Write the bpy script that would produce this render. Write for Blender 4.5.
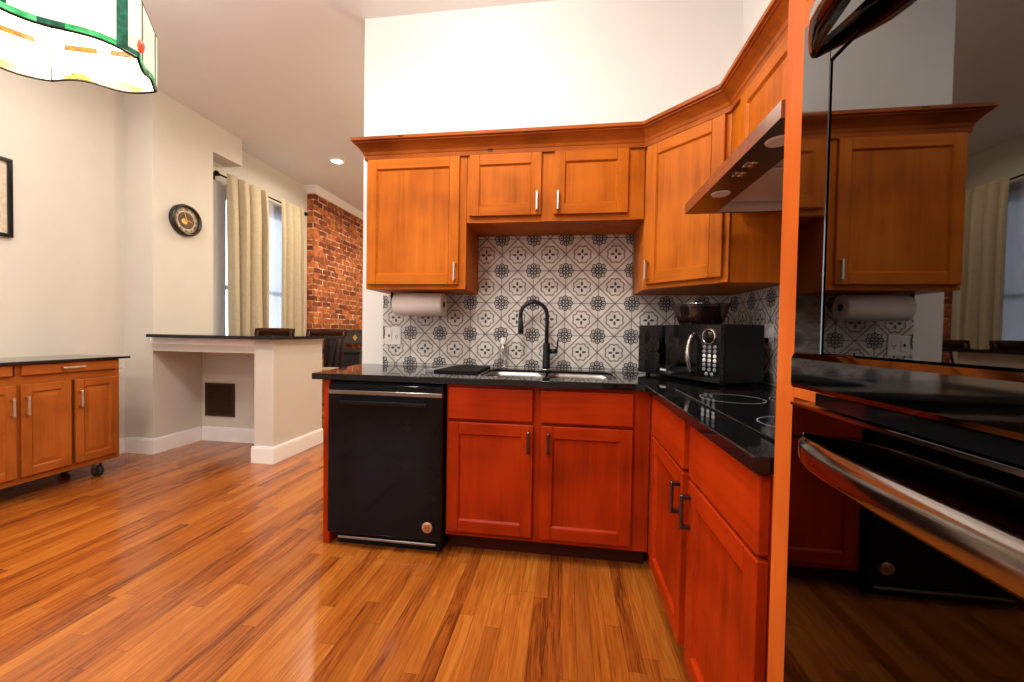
import bpy, bmesh, math, random
from mathutils import Vector, Matrix
random.seed(7)
S = bpy.context.scene
for o in list(bpy.data.objects):
    bpy.data.objects.remove(o)
COL = S.collection

# ------------------------------------------------------------------ camera
CAM_H = 1.128
def cam_axes(yaw, p, r):
    cy, sy, cp, sp, cr, sr = math.cos(yaw), math.sin(yaw), math.cos(p), math.sin(p), math.cos(r), math.sin(r)
    Ry = Matrix(((cy, 0, -sy), (0, 1, 0), (sy, 0, cy)))
    Rx = Matrix(((1, 0, 0), (0, cp, sp), (0, -sp, cp)))
    Rz = Matrix(((cr, -sr, 0), (sr, cr, 0), (0, 0, 1)))
    return Ry @ Rx @ Rz
_M = cam_axes(.1379, .02184, -.01708)
def _w(c): return Vector((c[0], c[2], -c[1]))
right, down, fwd = (_w(_M.col[i]) for i in range(3))
camd = bpy.data.cameras.new('camera'); cam = bpy.data.objects.new('camera', camd); COL.objects.link(cam)
camd.sensor_width = 36; camd.lens = 391.0 / 1024 * 36; camd.clip_start = .02; camd.clip_end = 100
R3 = Matrix((right, -down, -fwd)).transposed()
cam.matrix_world = Matrix.Translation((0, 0, CAM_H)) @ R3.to_4x4()
S.camera = cam

# ------------------------------------------------------------------ colour management, world
S.view_settings.view_transform = 'Standard'
S.view_settings.look = 'None'
S.view_settings.gamma = 1
S.view_settings.use_curve_mapping = False
S.view_settings.exposure = 0.0
W = bpy.data.worlds.new('daylight'); S.world = W; W.use_nodes = True
bg = W.node_tree.nodes['Background']
bg.inputs['Color'].default_value = (.80, .90, 1, 1); bg.inputs['Strength'].default_value = 3.0

# ------------------------------------------------------------------ lamps: most are unseen ceiling fixtures added to light the room
WHITE, WARM = (1.0, .945, .88), (1.0, .86, .66)
LAMPS = [  # x, y, watts, colour
    (-1.0, .35, 18, WHITE), (-.35, .9, 20, WHITE), (-2.3, .9, 18, WHITE), (-3.0, 2.1, 14, WHITE),
    (-2.3, -1.2, 24, WHITE), (-.3, -1.2, 20, WHITE), (-2.85, 4.53, 26, WARM), (-1.5, 4.5, 26, WARM), (-2.2, 6.2, 40, WARM)]
FILL_GLOBES = [(-.50, 1.45, 34, WHITE), (-2.35, 1.35, 31, WHITE), (-1.4, -.9, 26, WHITE), (-.55, 3.7, 55, WARM)]   # added unseen globes that brighten the ceiling
CEIL = 3.21
for i, (x, y, wt, lc) in enumerate(LAMPS):
    ld = bpy.data.lights.new('downlight_lamp', 'AREA'); ld.shape = 'DISK'; ld.size = .13; ld.energy = wt
    ld.color = lc; ld.spread = math.radians(165)
    lo = bpy.data.objects.new('downlight_lamp', ld); COL.objects.link(lo); lo.location = (x, y, CEIL - .022)

for x, y, wt, lc in FILL_GLOBES:
    ld = bpy.data.lights.new('globe_fill_lamp', 'POINT'); ld.shadow_soft_size = .09; ld.energy = wt; ld.color = lc
    lo = bpy.data.objects.new('globe_fill_lamp', ld); COL.objects.link(lo); lo.location = (x, y, CEIL - .30)

# ------------------------------------------------------------------ node helpers
class G:
    def __init__(s, name):
        s.m = bpy.data.materials.new(name); s.m.use_nodes = True
        s.t = s.m.node_tree; s.b = s.t.nodes['Principled BSDF']; s.o = s.t.nodes['Material Output']
    def n(s, typ, **kw):
        nd = s.t.nodes.new(typ)
        for k, v in kw.items(): setattr(nd, k, v)
        return nd
    def put(s, sock, v):
        if isinstance(v, bpy.types.NodeSocket): s.t.links.new(v, sock)
        else: sock.default_value = v
    def math(s, op, a, b=0.0, c=None):
        nd = s.n('ShaderNodeMath', operation=op); s.put(nd.inputs[0], a); s.put(nd.inputs[1], b)
        if c is not None: s.put(nd.inputs[2], c)
        return nd.outputs[0]
    def co(s):
        return s.n('ShaderNodeTexCoord').outputs['Object']
    def xyz(s, v=None):
        nd = s.n('ShaderNodeSeparateXYZ'); s.t.links.new(v if v is not None else s.co(), nd.inputs[0]); return nd.outputs
    def vec(s, x, y, z):
        nd = s.n('ShaderNodeCombineXYZ')
        for i, v in enumerate((x, y, z)): s.put(nd.inputs[i], v)
        return nd.outputs[0]
    def noise(s, v, scale=1, detail=3, rough=.5, dist=0):
        nd = s.n('ShaderNodeTexNoise'); s.t.links.new(v, nd.inputs['Vector'])
        nd.inputs['Scale'].default_value = scale; nd.inputs['Detail'].default_value = detail
        nd.inputs['Roughness'].default_value = rough; nd.inputs['Distortion'].default_value = dist
        return nd.outputs[0]
    def ramp(s, f, stops):
        nd = s.n('ShaderNodeValToRGB'); s.put(nd.inputs[0], f); e = nd.color_ramp.elements
        while len(e) < len(stops): e.new(.5)
        for el, (p, c) in zip(e, stops): el.position = p; el.color = (*c, 1)
        return nd.outputs[0]
    def mix(s, f, a, b, mode='MIX'):
        nd = s.n('ShaderNodeMix', data_type='RGBA', blend_type=mode); s.put(nd.inputs[0], f)
        s.put(nd.inputs[6], a if isinstance(a, bpy.types.NodeSocket) else (*a, 1))
        s.put(nd.inputs[7], b if isinstance(b, bpy.types.NodeSocket) else (*b, 1))
        return nd.outputs[2]
    def bump(s, h, strength=.3, dist=.002):
        nd = s.n('ShaderNodeBump'); s.put(nd.inputs['Height'], h); nd.inputs['Strength'].default_value = strength
        nd.inputs['Distance'].default_value = dist; s.t.links.new(nd.outputs[0], s.b.inputs['Normal'])
    def set(s, **kw):
        for k, v in kw.items():
            k = {'rough': 'Roughness', 'metal': 'Metallic', 'spec': 'Specular IOR Level', 'coat': 'Coat Weight', 'color': 'Base Color',
                 'coatr': 'Coat Roughness', 'trans': 'Transmission Weight', 'ior': 'IOR', 'alpha': 'Alpha'}.get(k, k)
            if isinstance(v, tuple) and len(v) == 3: v = (*v, 1)
            s.put(s.b.inputs[k], v)
        return s.m

def plain(name, c, rough=.5, metal=0, spec=.5, vary=.04, coat=0, sc=6):
    g = G(name); n = g.noise(g.co(), sc, 3)
    lo = tuple(max(0, v * (1 - vary)) for v in c); hi = tuple(v * (1 + vary) for v in c)
    return g.set(color=g.ramp(n, [(.3, lo), (.7, hi)]), rough=rough, metal=metal, spec=spec, coat=coat)

def wood(name, axis, dark, mid, light, rough=.38, scale=1.0, coat=.0, knots=0, blotch=.55):
    g = G(name); o = g.xyz()
    s = [26 * scale] * 3; s[axis] = 1.6 * scale
    v = g.vec(*[g.math('MULTIPLY', o[i], s[i]) for i in range(3)])
    n1 = g.noise(v, 1.0, 5, .6, .6)
    s2 = [110 * scale] * 3; s2[axis] = 3 * scale
    n2 = g.noise(g.vec(*[g.math('MULTIPLY', o[i], s2[i]) for i in range(3)]), 1, 2, .6)
    n3 = g.noise(g.co(), 3.2, 2, .5)
    f = g.math('ADD', g.math('MULTIPLY', n1, .36), g.math('MULTIPLY', n2, .10))
    f = g.math('ADD', f, g.math('MULTIPLY', n3, blotch))
    c = g.ramp(f, [(.36, dark), (.54, mid), (.74, light)])
    if knots:
        w = g.n('ShaderNodeTexVoronoi'); sk = [9.0] * 3; sk[axis] = 4.5
        g.t.links.new(g.vec(*[g.math('MULTIPLY', o[i], sk[i]) for i in range(3)]), w.inputs['Vector'])
        w.inputs['Scale'].default_value = 1
        k = g.math('LESS_THAN', w.outputs['Distance'], knots)
        c = g.mix(g.math('MULTIPLY', k, .75), c, tuple(v * .25 for v in dark))
    g.bump(n2, .06, .001)
    return g.set(color=c, rough=rough, coat=coat, coatr=.18, spec=.10)

UP = ((.31, .070, .006), (.52, .132, .008), (.62, .185, .015))
LO_SHADED = ((.20, .015, .0015), (.38, .028, .002), (.50, .046, .004))  # base cabinets: their shade is put into the redder, darker wood colour
CT = ((.24, .055, .008), (.37, .095, .014), (.46, .135, .024))
M = {}
for pre, P in (('upper', UP), ('base', LO_SHADED), ('cart', CT)):
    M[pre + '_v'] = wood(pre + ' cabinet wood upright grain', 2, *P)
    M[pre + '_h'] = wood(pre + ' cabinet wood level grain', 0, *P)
M['upper_in'] = wood('upper carcass wood', 2, *UP)  # same colours as the upper cabinet fronts
M['crown'] = wood('knotty crown wood', 0, (.20, .045, .006), (.36, .085, .009), (.46, .125, .016), knots=.10)
M['crown_y'] = wood('knotty crown wood side run', 1, (.25, .055, .008), (.44, .115, .014), (.58, .18, .026), knots=.10)
M['stile'] = wood('tall cabinet wood', 2, (.42, .075, .009), (.60, .125, .017), (.70, .19, .034))
M['dark_wood'] = wood('espresso wood', 2, (.02, .006, .003), (.045, .014, .007), (.09, .03, .014), rough=.25)
M['nickel'] = plain('brushed nickel', (.62, .58, .52), .28, 1, vary=.1, sc=40)
M['bronze'] = plain('dark pull metal', (.10, .08, .07), .3, .9, vary=.1)
M['chrome'] = plain('chrome', (.8, .8, .8), .08, 1)
M['steel'] = plain('stainless steel', (.32, .31, .30), .28, 1, vary=.06, sc=30)
M['hood_steel'] = plain('brushed hood steel', (.62, .55, .50), .30, 1, vary=.08, sc=25)
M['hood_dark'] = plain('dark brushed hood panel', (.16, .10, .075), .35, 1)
M['filter_steel'] = plain('bright filter steel', (.80, .76, .73), .45, .8)
M['black_plastic'] = plain('black plastic', (.006, .006, .007), .35, spec=.15)
M['toe'] = plain('toe kick with painted shade', (.05, .008, .003), .6, spec=.15)  # shade of the toe recess painted into the colour
M['black_gloss'] = plain('black gloss', (.004, .004, .005), .06, spec=.35, vary=.1)
M['black_matte'] = plain('matte black', (.008, .008, .009), .6, spec=.12)
M['black_faucet'] = plain('satin black faucet', (.008, .008, .009), .25, spec=.35)
M['dw_black'] = plain('black appliance front', (.004, .004, .005), .08, spec=.16, vary=.1)
M['oven_mirror'] = plain('mirror black oven glass', (.125, .123, .122), .015, 1, vary=.01)
M['oven_frame'] = plain('polished black stainless', (.125, .122, .122), .05, 1, vary=.02)
M['lower_oven'] = plain('dark oven glass', (.045, .042, .040), .03, 1, vary=.02)
M['handle_steel'] = plain('dark polished steel', (.30, .27, .25), .14, 1, vary=.05)
M['white_paint'] = plain('white wall paint', (.86, .86, .84), .7, vary=.01)
M['beige_paint'] = plain('warm beige wall paint', (.66, .605, .525), .75, vary=.015)
M['ceiling_paint'] = plain('ceiling paint', (.83, .835, .82), .8, vary=.01)
M['trim_white'] = plain('white trim paint', (.92, .89, .86), .4, vary=.01)
M['grey_casing'] = plain('grey window casing', (.74, .73, .75), .5, vary=.02)
M['paper'] = plain('paper towel', (.88, .85, .82), .9, vary=.02, sc=60)
M['card_core'] = plain('cardboard core', (.10, .075, .05), .9)
M['white_plastic'] = plain('white plastic', (.82, .80, .77), .35, vary=.01)
M['copper'] = plain('copper badge', (.60, .30, .16), .35, .6)
M['grey_cloth'] = plain('grey rubber', (.22, .23, .25), .6)
M['curtain'] = plain('beige curtain cloth', (.44, .365, .245), .85, vary=.06, sc=30)
M['grille_metal'] = plain('bronze grille metal', (.075, .036, .020), .4, .4)
M['seat_pad'] = plain('tan seat pad', (.34, .24, .17), .6)
M['cream'] = plain('aged cream', (.62, .52, .38), .6, vary=.12, sc=40)
M['clock_brown'] = plain('antique brown dial', (.10, .045, .016), .5, vary=.6, sc=45)
M['gold'] = plain('old gold', (.75, .47, .14), .35, .6)
M['clock_rim'] = plain('dark clock rim', (.022, .014, .010), .25)
M['mantel_black'] = plain('black painted wood', (.012, .012, .014), .35)
M['lead'] = plain('lead came', (.035, .022, .018), .5, .5)
M['rubber'] = plain('caster rubber', (.012, .012, .012), .6)
M['back_art'] = plain('faded print', (.62, .50, .34), .7, vary=.25, sc=9)

def granite():
    g = G('black granite')
    n = g.noise(g.co(), 260, 2, .6); n2 = g.noise(g.co(), 60, 3, .6)
    f = g.math('ADD', g.math('MULTIPLY', n, .6), g.math('MULTIPLY', n2, .4))
    c = g.ramp(f, [(.5, (.004, .004, .005)), (.64, (.009, .008, .008)), (.74, (.07, .065, .06))])
    return g.set(color=c, rough=.05, spec=.4)
M['granite'] = granite()

def floor_mat():
    g = G('oak strip floor'); x, y, z = g.xyz()
    w = .057
    row = g.math('FLOOR', g.math('DIVIDE', x, w))
    def rnd(a, b):
        nd = g.n('ShaderNodeTexWhiteNoise', noise_dimensions='2D'); g.t.links.new(g.vec(a, b, 0.0), nd.inputs['Vector']); return nd.outputs['Value']
    r0 = rnd(row, 3.7)
    L = g.math('ADD', .55, g.math('MULTIPLY', rnd(row, 9.1), .6))
    t = g.math('ADD', g.math('DIVIDE', y, L), g.math('MULTIPLY', r0, 17.0))
    idx = g.math('FLOOR', t)
    r = rnd(row, idx); r2 = rnd(idx, g.math('ADD', row, .5))
    fx = g.math('FRACT', g.math('DIVIDE', x, w)); ft = g.math('FRACT', t)
    ex = g.math('MULTIPLY', g.math('MINIMUM', fx, g.math('SUBTRACT', 1.0, fx)), w)
    et = g.math('MULTIPLY', g.math('MINIMUM', ft, g.math('SUBTRACT', 1.0, ft)), L)
    e = g.math('MINIMUM', ex, et)
    seam = g.math('LESS_THAN', e, .0009)
    off = g.math('MULTIPLY', r, 40.0)
    v = g.vec(g.math('ADD', g.math('MULTIPLY', x, 42.0), off), g.math('ADD', g.math('MULTIPLY', y, 2.6), g.math('MULTIPLY', r2, 23.0)), off)
    n1 = g.noise(v, 1, 5, .65, 1.6)
    v2 = g.vec(g.math('ADD', g.math('MULTIPLY', x, 190.0), off), g.math('MULTIPLY', y, 7.0), off)
    n2 = g.noise(v2, 1, 2, .6)
    f = g.math('ADD', g.math('MULTIPLY', n1, .50), g.math('MULTIPLY', n2, .22))
    f = g.math('ADD', f, g.math('MULTIPLY', g.math('SUBTRACT', r, .5), .20))
    c = g.ramp(f, [(.21, (.12, .026, .005)), (.30, (.29, .070, .009)), (.40, (.38, .106, .013)), (.54, (.51, .180, .027))])
    c = g.mix(g.math('MULTIPLY', g.math('GREATER_THAN', r2, .90), .35), c, (.22, .06, .012))
    c = g.mix(g.math('MULTIPLY', seam, .6), c, (.07, .018, .005))
    g.bump(g.math('ADD', g.math('MULTIPLY', g.math('SUBTRACT', 1.0, seam), .5), g.math('MULTIPLY', n2, .12)), .15, .001)
    return g.set(color=c, rough=g.math('ADD', .17, g.math('MULTIPLY', n2, .12)), spec=.5, coat=.25, coatr=.1)
M['floor'] = floor_mat()

def brick_mat():
    g = G('old red brick'); x, y, z = g.xyz()
    u = g.math('ADD', y, x)
    b = g.n('ShaderNodeTexBrick'); b.offset = .5
    wob = g.noise(g.co(), 5, 2); 
    g.t.links.new(g.vec(g.math('ADD', u, g.math('MULTIPLY', wob, .03)), g.math('ADD', z, g.math('MULTIPLY', g.noise(g.co(), 4, 2), .03)), 0.0), b.inputs['Vector'])
    b.inputs['Scale'].default_value = 1; b.inputs['Brick Width'].default_value = .215; b.inputs['Row Height'].default_value = .082
    b.inputs['Mortar Size'].default_value = .010; b.inputs['Mortar Smooth'].default_value = .2
    b.inputs['Color1'].default_value = (.20, .034, .010, 1); b.inputs['Color2'].default_value = (.70, .19, .045, 1)
    n = g.noise(g.co(), 7, 4, .6)
    mort = g.ramp(n, [(.35, (.24, .08, .035)), (.52, (.60, .32, .16)), (.68, (.92, .74, .52))])
    g.t.links.new(mort, b.inputs['Mortar'])
    c = g.mix(.8, b.outputs['Color'], g.ramp(g.noise(g.co(), 16, 4, .75), [(.36, (.22, .16, .15)), (.56, (1, 1, 1))]), 'MULTIPLY')
    g.bump(g.math('SUBTRACT', 1.0, b.outputs['Fac']), .6, .006)
    return g.set(color=c, rough=.85)
M['brick'] = brick_mat()

def tile_mat():
    g = G('patterned tile'); x, y, z = g.xyz()
    P = .2033
    u = g.math('DIVIDE', g.math('ADD', g.math('SUBTRACT', x, y), 2.4855 + .215), P)
    v = g.math('DIVIDE', g.math('SUBTRACT', z, .911), P)
    a = g.math('SUBTRACT', g.math('FRACT', u), .5); b = g.math('SUBTRACT', g.math('FRACT', v), .5)   # from tile centre
    A = g.math('ABSOLUTE', a); B = g.math('ABSOLUTE', b)
    def hyp(p, q): return g.math('SQRT', g.math('ADD', g.math('MULTIPLY', p, p), g.math('MULTIPLY', q, q)))
    def line(d, w):   # 1 inside |d|<w, soft edge
        nd = g.n('ShaderNodeMapRange', interpolation_type='SMOOTHSTEP'); g.put(nd.inputs[0], g.math('ABSOLUTE', d))
        nd.inputs[1].default_value = w * .6; nd.inputs[2].default_value = w * 1.4; nd.inputs[3].default_value = 1; nd.inputs[4].default_value = 0
        return nd.outputs[0]
    def fill(d, w):
        nd = g.n('ShaderNodeMapRange', interpolation_type='SMOOTHSTEP'); g.put(nd.inputs[0], d)
        nd.inputs[1].default_value = w - .006; nd.inputs[2].default_value = w + .006; nd.inputs[3].default_value = 1; nd.inputs[4].default_value = 0
        return nd.outputs[0]
    mx = lambda *q: q[0] if len(q) == 1 else g.math('MAXIMUM', q[0], mx(*q[1:]))
    # brown lattice: diamonds through the edge midpoints, cut inside the star and medallion
    lat = line(g.math('SUBTRACT', g.math('ADD', A, B), .5), .026)
    r = hyp(A, B); th = g.math('ARCTAN2', B, A)
    star_r = g.math('ADD', .225, g.math('MULTIPLY', g.math('ABSOLUTE', g.math('SINE', g.math('MULTIPLY', th, 4.0))), .045))
    star_r = g.math('SUBTRACT', star_r, g.math('MULTIPLY', g.math('LESS_THAN', g.math('ABSOLUTE', g.math('SUBTRACT', th, .7854)), .2), .0))
    star = line(g.math('SUBTRACT', r, star_r), .021)
    # spokes from star to tile corner
    spoke = g.math('MULTIPLY', line(g.math('SUBTRACT', A, B), .011), g.math('GREATER_THAN', r, .26))
    brown = mx(lat, star)
    # four-petal flower
    def ell(cx, cy, rx, ry):
        return fill(hyp(g.math('DIVIDE', g.math('SUBTRACT', A, cx), rx), g.math('DIVIDE', g.math('SUBTRACT', B, cy), ry)), 1.0)
    pet = mx(ell(.100, 0, .062, .036), ell(0, .100, .036, .062))
    # medallion about the tile corner
    C = g.math('SUBTRACT', .5, A); D = g.math('SUBTRACT', .5, B); q = hyp(C, D)
    def ring(cx, cy, rad, w): return line(g.math('SUBTRACT', hyp(g.math('SUBTRACT', C, cx), g.math('SUBTRACT', D, cy)), rad), w)
    def dot(cx, cy, rad): return fill(hyp(g.math('SUBTRACT', C, cx), g.math('SUBTRACT', D, cy)), rad)
    med = mx(ring(.155, 0, .068, .018), ring(0, .155, .068, .018), ring(.130, .130, .055, .016), dot(.155, 0, .030), dot(0, .155, .030),
             ring(.05, .05, .036, .016), ring(0, 0, .105, .016), dot(.13, .13, .018))
    grout = mx(line(C, .013), line(D, .013))
    n = g.noise(g.co(), 14, 4, .6)
    base = g.ramp(n, [(.3, (.56, .53, .49)), (.7, (.76, .73, .69))])
    c = g.mix(g.math('MULTIPLY', brown, .80), base, (.085, .048, .032))
    c = g.mix(g.math('MULTIPLY', mx(med, pet), .95), c, (.022, .024, .032))
    c = g.mix(g.math('MULTIPLY', grout, .75), c, (.075, .055, .045))
    g.bump(g.math('SUBTRACT', 1.0, grout), .3, .001)
    return g.set(color=c, rough=.35, spec=.4)
M['tile'] = tile_mat()

def emis(name, c, st, tex=None):
    g = G(name)
    g.set(color=(.0, .0, .0), rough=.5)
    g.put(g.b.inputs['Emission Color'], (*c, 1)); g.b.inputs['Emission Strength'].default_value = st
    return g.m
M['lamp_disc'] = emis('lit lamp disc', (1, .95, .85), 9)
M['button_grey'] = plain('grey print', (.20, .21, .24), .4)
M['dial_light'] = plain('silver print', (.66, .66, .68), .4)

def lamp_glass(name, lo, hi, st, sc):
    g = G(name); n = g.noise(g.co(), sc, 3, .6)
    c = g.ramp(n, [(.35, lo), (.65, hi)])
    g.set(color=c, rough=.25)
    g.put(g.b.inputs['Emission Color'], c); g.b.inputs['Emission Strength'].default_value = st
    return g.m
M['glass_white'] = lamp_glass('lit opal glass', (1, .98, .90), (1, 1, .97), 1.6, 8)
M['glass_cream'] = lamp_glass('lit cream glass', (.50, .50, .38), (.62, .62, .50), 1.0, 8)
M['glass_amber'] = lamp_glass('lit amber glass', (.11, .036, .003), (.30, .12, .009), .55, 90)
M['glass_gold'] = lamp_glass('lit gold stippled glass', (.11, .075, .007), (.50, .38, .06), .6, 110)
M['glass_green'] = lamp_glass('lit green glass', (.01, .30, .07), (.12, .62, .25), .55, 25)
M['glass_dkgreen'] = lamp_glass('dark green glass', (.005, .06, .035), (.02, .16, .10), .35, 45)
M['glass_red'] = lamp_glass('red jewel glass', (.55, .03, .01), (.95, .12, .05), .7, 25)

def sheer():
    g = G('sheer white curtain')
    d = g.n('ShaderNodeBsdfDiffuse'); d.inputs[0].default_value = (.55, .55, .60, 1)
    t = g.n('ShaderNodeBsdfTranslucent'); t.inputs[0].default_value = (.42, .43, .50, 1)
    p = g.n('ShaderNodeBsdfTransparent')
    a = g.n('ShaderNodeMixShader'); a.inputs[0].default_value = .6; g.t.links.new(d.outputs[0], a.inputs[1]); g.t.links.new(t.outputs[0], a.inputs[2])
    b = g.n('ShaderNodeMixShader')
    w = g.noise(g.vec(0.0, g.math('MULTIPLY', g.xyz()[1], 30.0), 0.0), 1, 2)
    g.put(b.inputs[0], g.math('ADD', .72, g.math('MULTIPLY', w, .20)))
    g.t.links.new(p.outputs[0], b.inputs[1]); g.t.links.new(a.outputs[0], b.inputs[2])
    g.t.links.new(b.outputs[0], g.o.inputs[0]); return g.m
M['sheer'] = sheer()
def pane(name, tint=(1, 1, 1), refl=.08, rough=.0):
    g = G(name); p = g.n('ShaderNodeBsdfTransparent'); p.inputs[0].default_value = (*tint, 1)
    q = g.n('ShaderNodeBsdfGlossy'); q.inputs['Roughness'].default_value = rough
    m = g.n('ShaderNodeMixShader'); m.inputs[0].default_value = refl
    g.t.links.new(p.outputs[0], m.inputs[1]); g.t.links.new(q.outputs[0], m.inputs[2]); g.t.links.new(m.outputs[0], g.o.inputs[0]); return g.m
M['pane'] = pane('window glass')
M['globe_glass'] = pane('opal globe glass', (.92, .92, .90), .10, .3)
M['clear_plastic'] = pane('clear plastic', (.94, .94, .94), .22, .25)
M['smoke_glass'] = pane('smoky glass bowl', (.62, .50, .46), .10, .12)

# ------------------------------------------------------------------ mesh builder
class MB:
    def __init__(s): s.bm = bmesh.new(); s.mats = []
    def mi(s, m):
        m = M[m] if isinstance(m, str) else m
        if m not in s.mats: s.mats.append(m)
        return s.mats.index(m)
    def faces(s, pts, fs, m, smooth=False):
        i = s.mi(m); vs = [s.bm.verts.new(p) for p in pts]; out = []
        for f in fs:
            try: fc = s.bm.faces.new([vs[k] for k in f])
            except ValueError: continue
            fc.material_index = i; fc.smooth = smooth; out.append(fc)
        return vs, out
    def solid(s, pts, fs, m): s.faces(pts, fs, m); return s
    def box(s, x0, x1, y0, y1, z0, z1, m, bev=0.0, seg=1):
        if x0 > x1: x0, x1 = x1, x0
        if y0 > y1: y0, y1 = y1, y0
        p = [(x, y, z) for x in (x0, x1) for y in (y0, y1) for z in (z0, z1)]
        f = [(0, 1, 3, 2), (4, 6, 7, 5), (0, 4, 5, 1), (2, 3, 7, 6), (0, 2, 6, 4), (1, 5, 7, 3)]
        vs, fs = s.faces(p, f, m)
        if bev:
            es = {e for q in fs for e in q.edges}
            r = bmesh.ops.bevel(s.bm, geom=list(es), offset=bev, segments=seg, affect='EDGES', profile=.5, clamp_overlap=True)
            for q in r['faces']: q.material_index = s.mi(m)
        return s
    def prism(s, poly, z0, z1, m):
        n = len(poly); p = [(x, y, z0) for x, y in poly] + [(x, y, z1) for x, y in poly]
        s.faces(p, [tuple(range(n))[::-1], tuple(range(n, 2 * n))] + [(i, (i + 1) % n, n + (i + 1) % n, n + i) for i in range(n)], m); return s
    def loft(s, rings, m, close=True, cap0=False, cap1=False, smooth=True):
        n = len(rings[0]); p = [q for r in rings for q in r]; f = []
        for k in range(len(rings) - 1):
            for i in range(n if close else n - 1):
                j = (i + 1) % n; f.append((k * n + i, k * n + j, (k + 1) * n + j, (k + 1) * n + i))
        vs, fs = s.faces(p, f, m, smooth); mi = s.mi(m)
        for flag, k in ((cap0, 0), (cap1, len(rings) - 1)):
            if flag:
                fc = s.bm.faces.new([vs[k * n + i] for i in range(n)]); fc.material_index = mi
        return s
    def tube(s, path, r, m, n=12, caps=True, flat=None):
        path = [Vector(p) for p in path]; rs = r if isinstance(r, (list, tuple)) else [r] * len(path); rings = []
        t0 = (path[1] - path[0]).normalized(); up = Vector((0, 0, 1)) if abs(t0.z) < .9 else Vector((1, 0, 0))
        nrm = (up - t0 * up.dot(t0)).normalized()
        for i, p in enumerate(path):
            t = (path[min(i + 1, len(path) - 1)] - path[max(i - 1, 0)]).normalized()
            nrm = (nrm - t * nrm.dot(t)).normalized(); bn = t.cross(nrm)
            a, b = (rs[i], rs[i]) if flat is None else (rs[i] * flat[0], rs[i] * flat[1])
            rings.append([p + nrm * math.cos(2 * math.pi * k / n) * a + bn * math.sin(2 * math.pi * k / n) * b for k in range(n)])
        return s.loft(rings, m, True, caps, caps)
    def lathe(s, prof, m, c=(0, 0, 0), n=28, axis='z', cap0=False, cap1=False):
        rings = []
        for r, h in prof:
            ring = []
            for k in range(n):
                a = 2 * math.pi * k / n; u, v = r * math.cos(a), r * math.sin(a)
                d = {'z': (u, v, h), 'x': (h, u, v), 'y': (v, h, u)}[axis]; ring.append((c[0] + d[0], c[1] + d[1], c[2] + d[2]))
            rings.append(ring)
        return s.loft(rings, m, True, cap0, cap1)
    def obj(s, name, parent=None, loc=None, rot=None, smooth_angle=None):
        bmesh.ops.recalc_face_normals(s.bm, faces=s.bm.faces[:])
        me = bpy.data.meshes.new(name); s.bm.to_mesh(me); s.bm.free()
        for m in s.mats: me.materials.append(m)
        o = bpy.data.objects.new(name, me); COL.objects.link(o)
        if parent: o.parent = parent
        if loc: o.location = loc
        if rot: o.rotation_euler = rot
        return o

def tag(o, label, cat, group=None):
    o['label'] = label; o['category'] = cat
    if group: o['group'] = group
    return o
def thing(name, label, cat, loc=(0, 0, 0), rz=0.0, group=None):
    o = bpy.data.objects.new(name, None); COL.objects.link(o); o.location = loc; o.rotation_euler = (0, 0, rz); o.empty_display_size = .1
    return tag(o, label, cat, group)
def struct(o, label=None):
    o['kind'] = 'structure'
    if label: o['label'] = label
    return o
def copy_tree(o, parent=None):
    c = o.copy(); COL.objects.link(c)
    if parent: c.parent = parent
    for ch in [q for q in bpy.data.objects if q.parent == o]: copy_tree(ch, c)
    return c
def B(*a): return MB().box(*a)

# ------------------------------------------------------------------ setting
XW, XR = -3.89, .99         # left wall, right wall
XC, XD = -3.60, -3.80       # bump-out with clock, dining window wall
YK = 2.50                   # kitchen back wall
YF, YE = -2.7, 7.4
struct(B(XW - .1, XR + .1, YF - .1, YE + .1, -.06, 0, 'floor').obj('floor'))
struct(B(XW - .1, XR + .1, YF - .1, YE + .1, CEIL, CEIL + .06, 'ceiling_paint').obj('ceiling'))
struct(B(-1.378, XR, YK, YK + .12, 0, CEIL, 'white_paint').obj('wall_back'), 'white kitchen wall behind the sink and upper cabinets')
struct(B(XR, XR + .1, YF, YE, 0, CEIL, 'white_paint').obj('wall_right'))
# wall on the left with a window behind the camera
def wall_with_hole(x0, x1, y0, y1, hy0, hy1, hz0, hz1, m):
    b = MB(); b.box(x0, x1, y0, hy0, 0, CEIL, m); b.box(x0, x1, hy1, y1, 0, CEIL, m)
    b.box(x0, x1, hy0, hy1, 0, hz0, m); b.box(x0, x1, hy0, hy1, hz1, CEIL, m); return b
struct(wall_with_hole(XW - .1, XW, YF, 2.97, -2.55, -1.6, .75, 2.5, 'beige_paint').obj('wall_left'))
struct(B(XW - .1, XC, 2.97, 3.56, 0, CEIL, 'beige_paint').obj('wall_bumpout'), 'beige bump-out wall carrying the round clock')
struct(wall_with_hole(XD - .1, XD, 3.56, 5.30, 3.90, 4.98, .55, 2.62, 'beige_paint').obj('wall_dining'))
struct(B(XD, XC, 3.56, 3.92, 2.918, CEIL, 'beige_paint').obj('wall_soffit'), 'beige soffit box under the ceiling beside the clock wall')
struct(B(XD - .1, -3.68, 5.30, YE, 0, CEIL, 'brick').obj('wall_brick'), 'exposed red brick chimney breast')
struct(B(XD, XR, YE, YE + .1, 0, CEIL, 'beige_paint').obj('wall_far'))
b = MB(); b.box(XW, -3.7, YF - .1, YF, 0, CEIL, 'beige_paint'); b.box(-2.3, XR, YF - .1, YF, 0, CEIL, 'beige_paint')
b.box(-3.7, -2.3, YF - .1, YF, 0, .7, 'beige_paint'); b.box(-3.7, -2.3, YF - .1, YF, 2.5, CEIL, 'beige_paint')
struct(b.obj('wall_front'))
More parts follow.
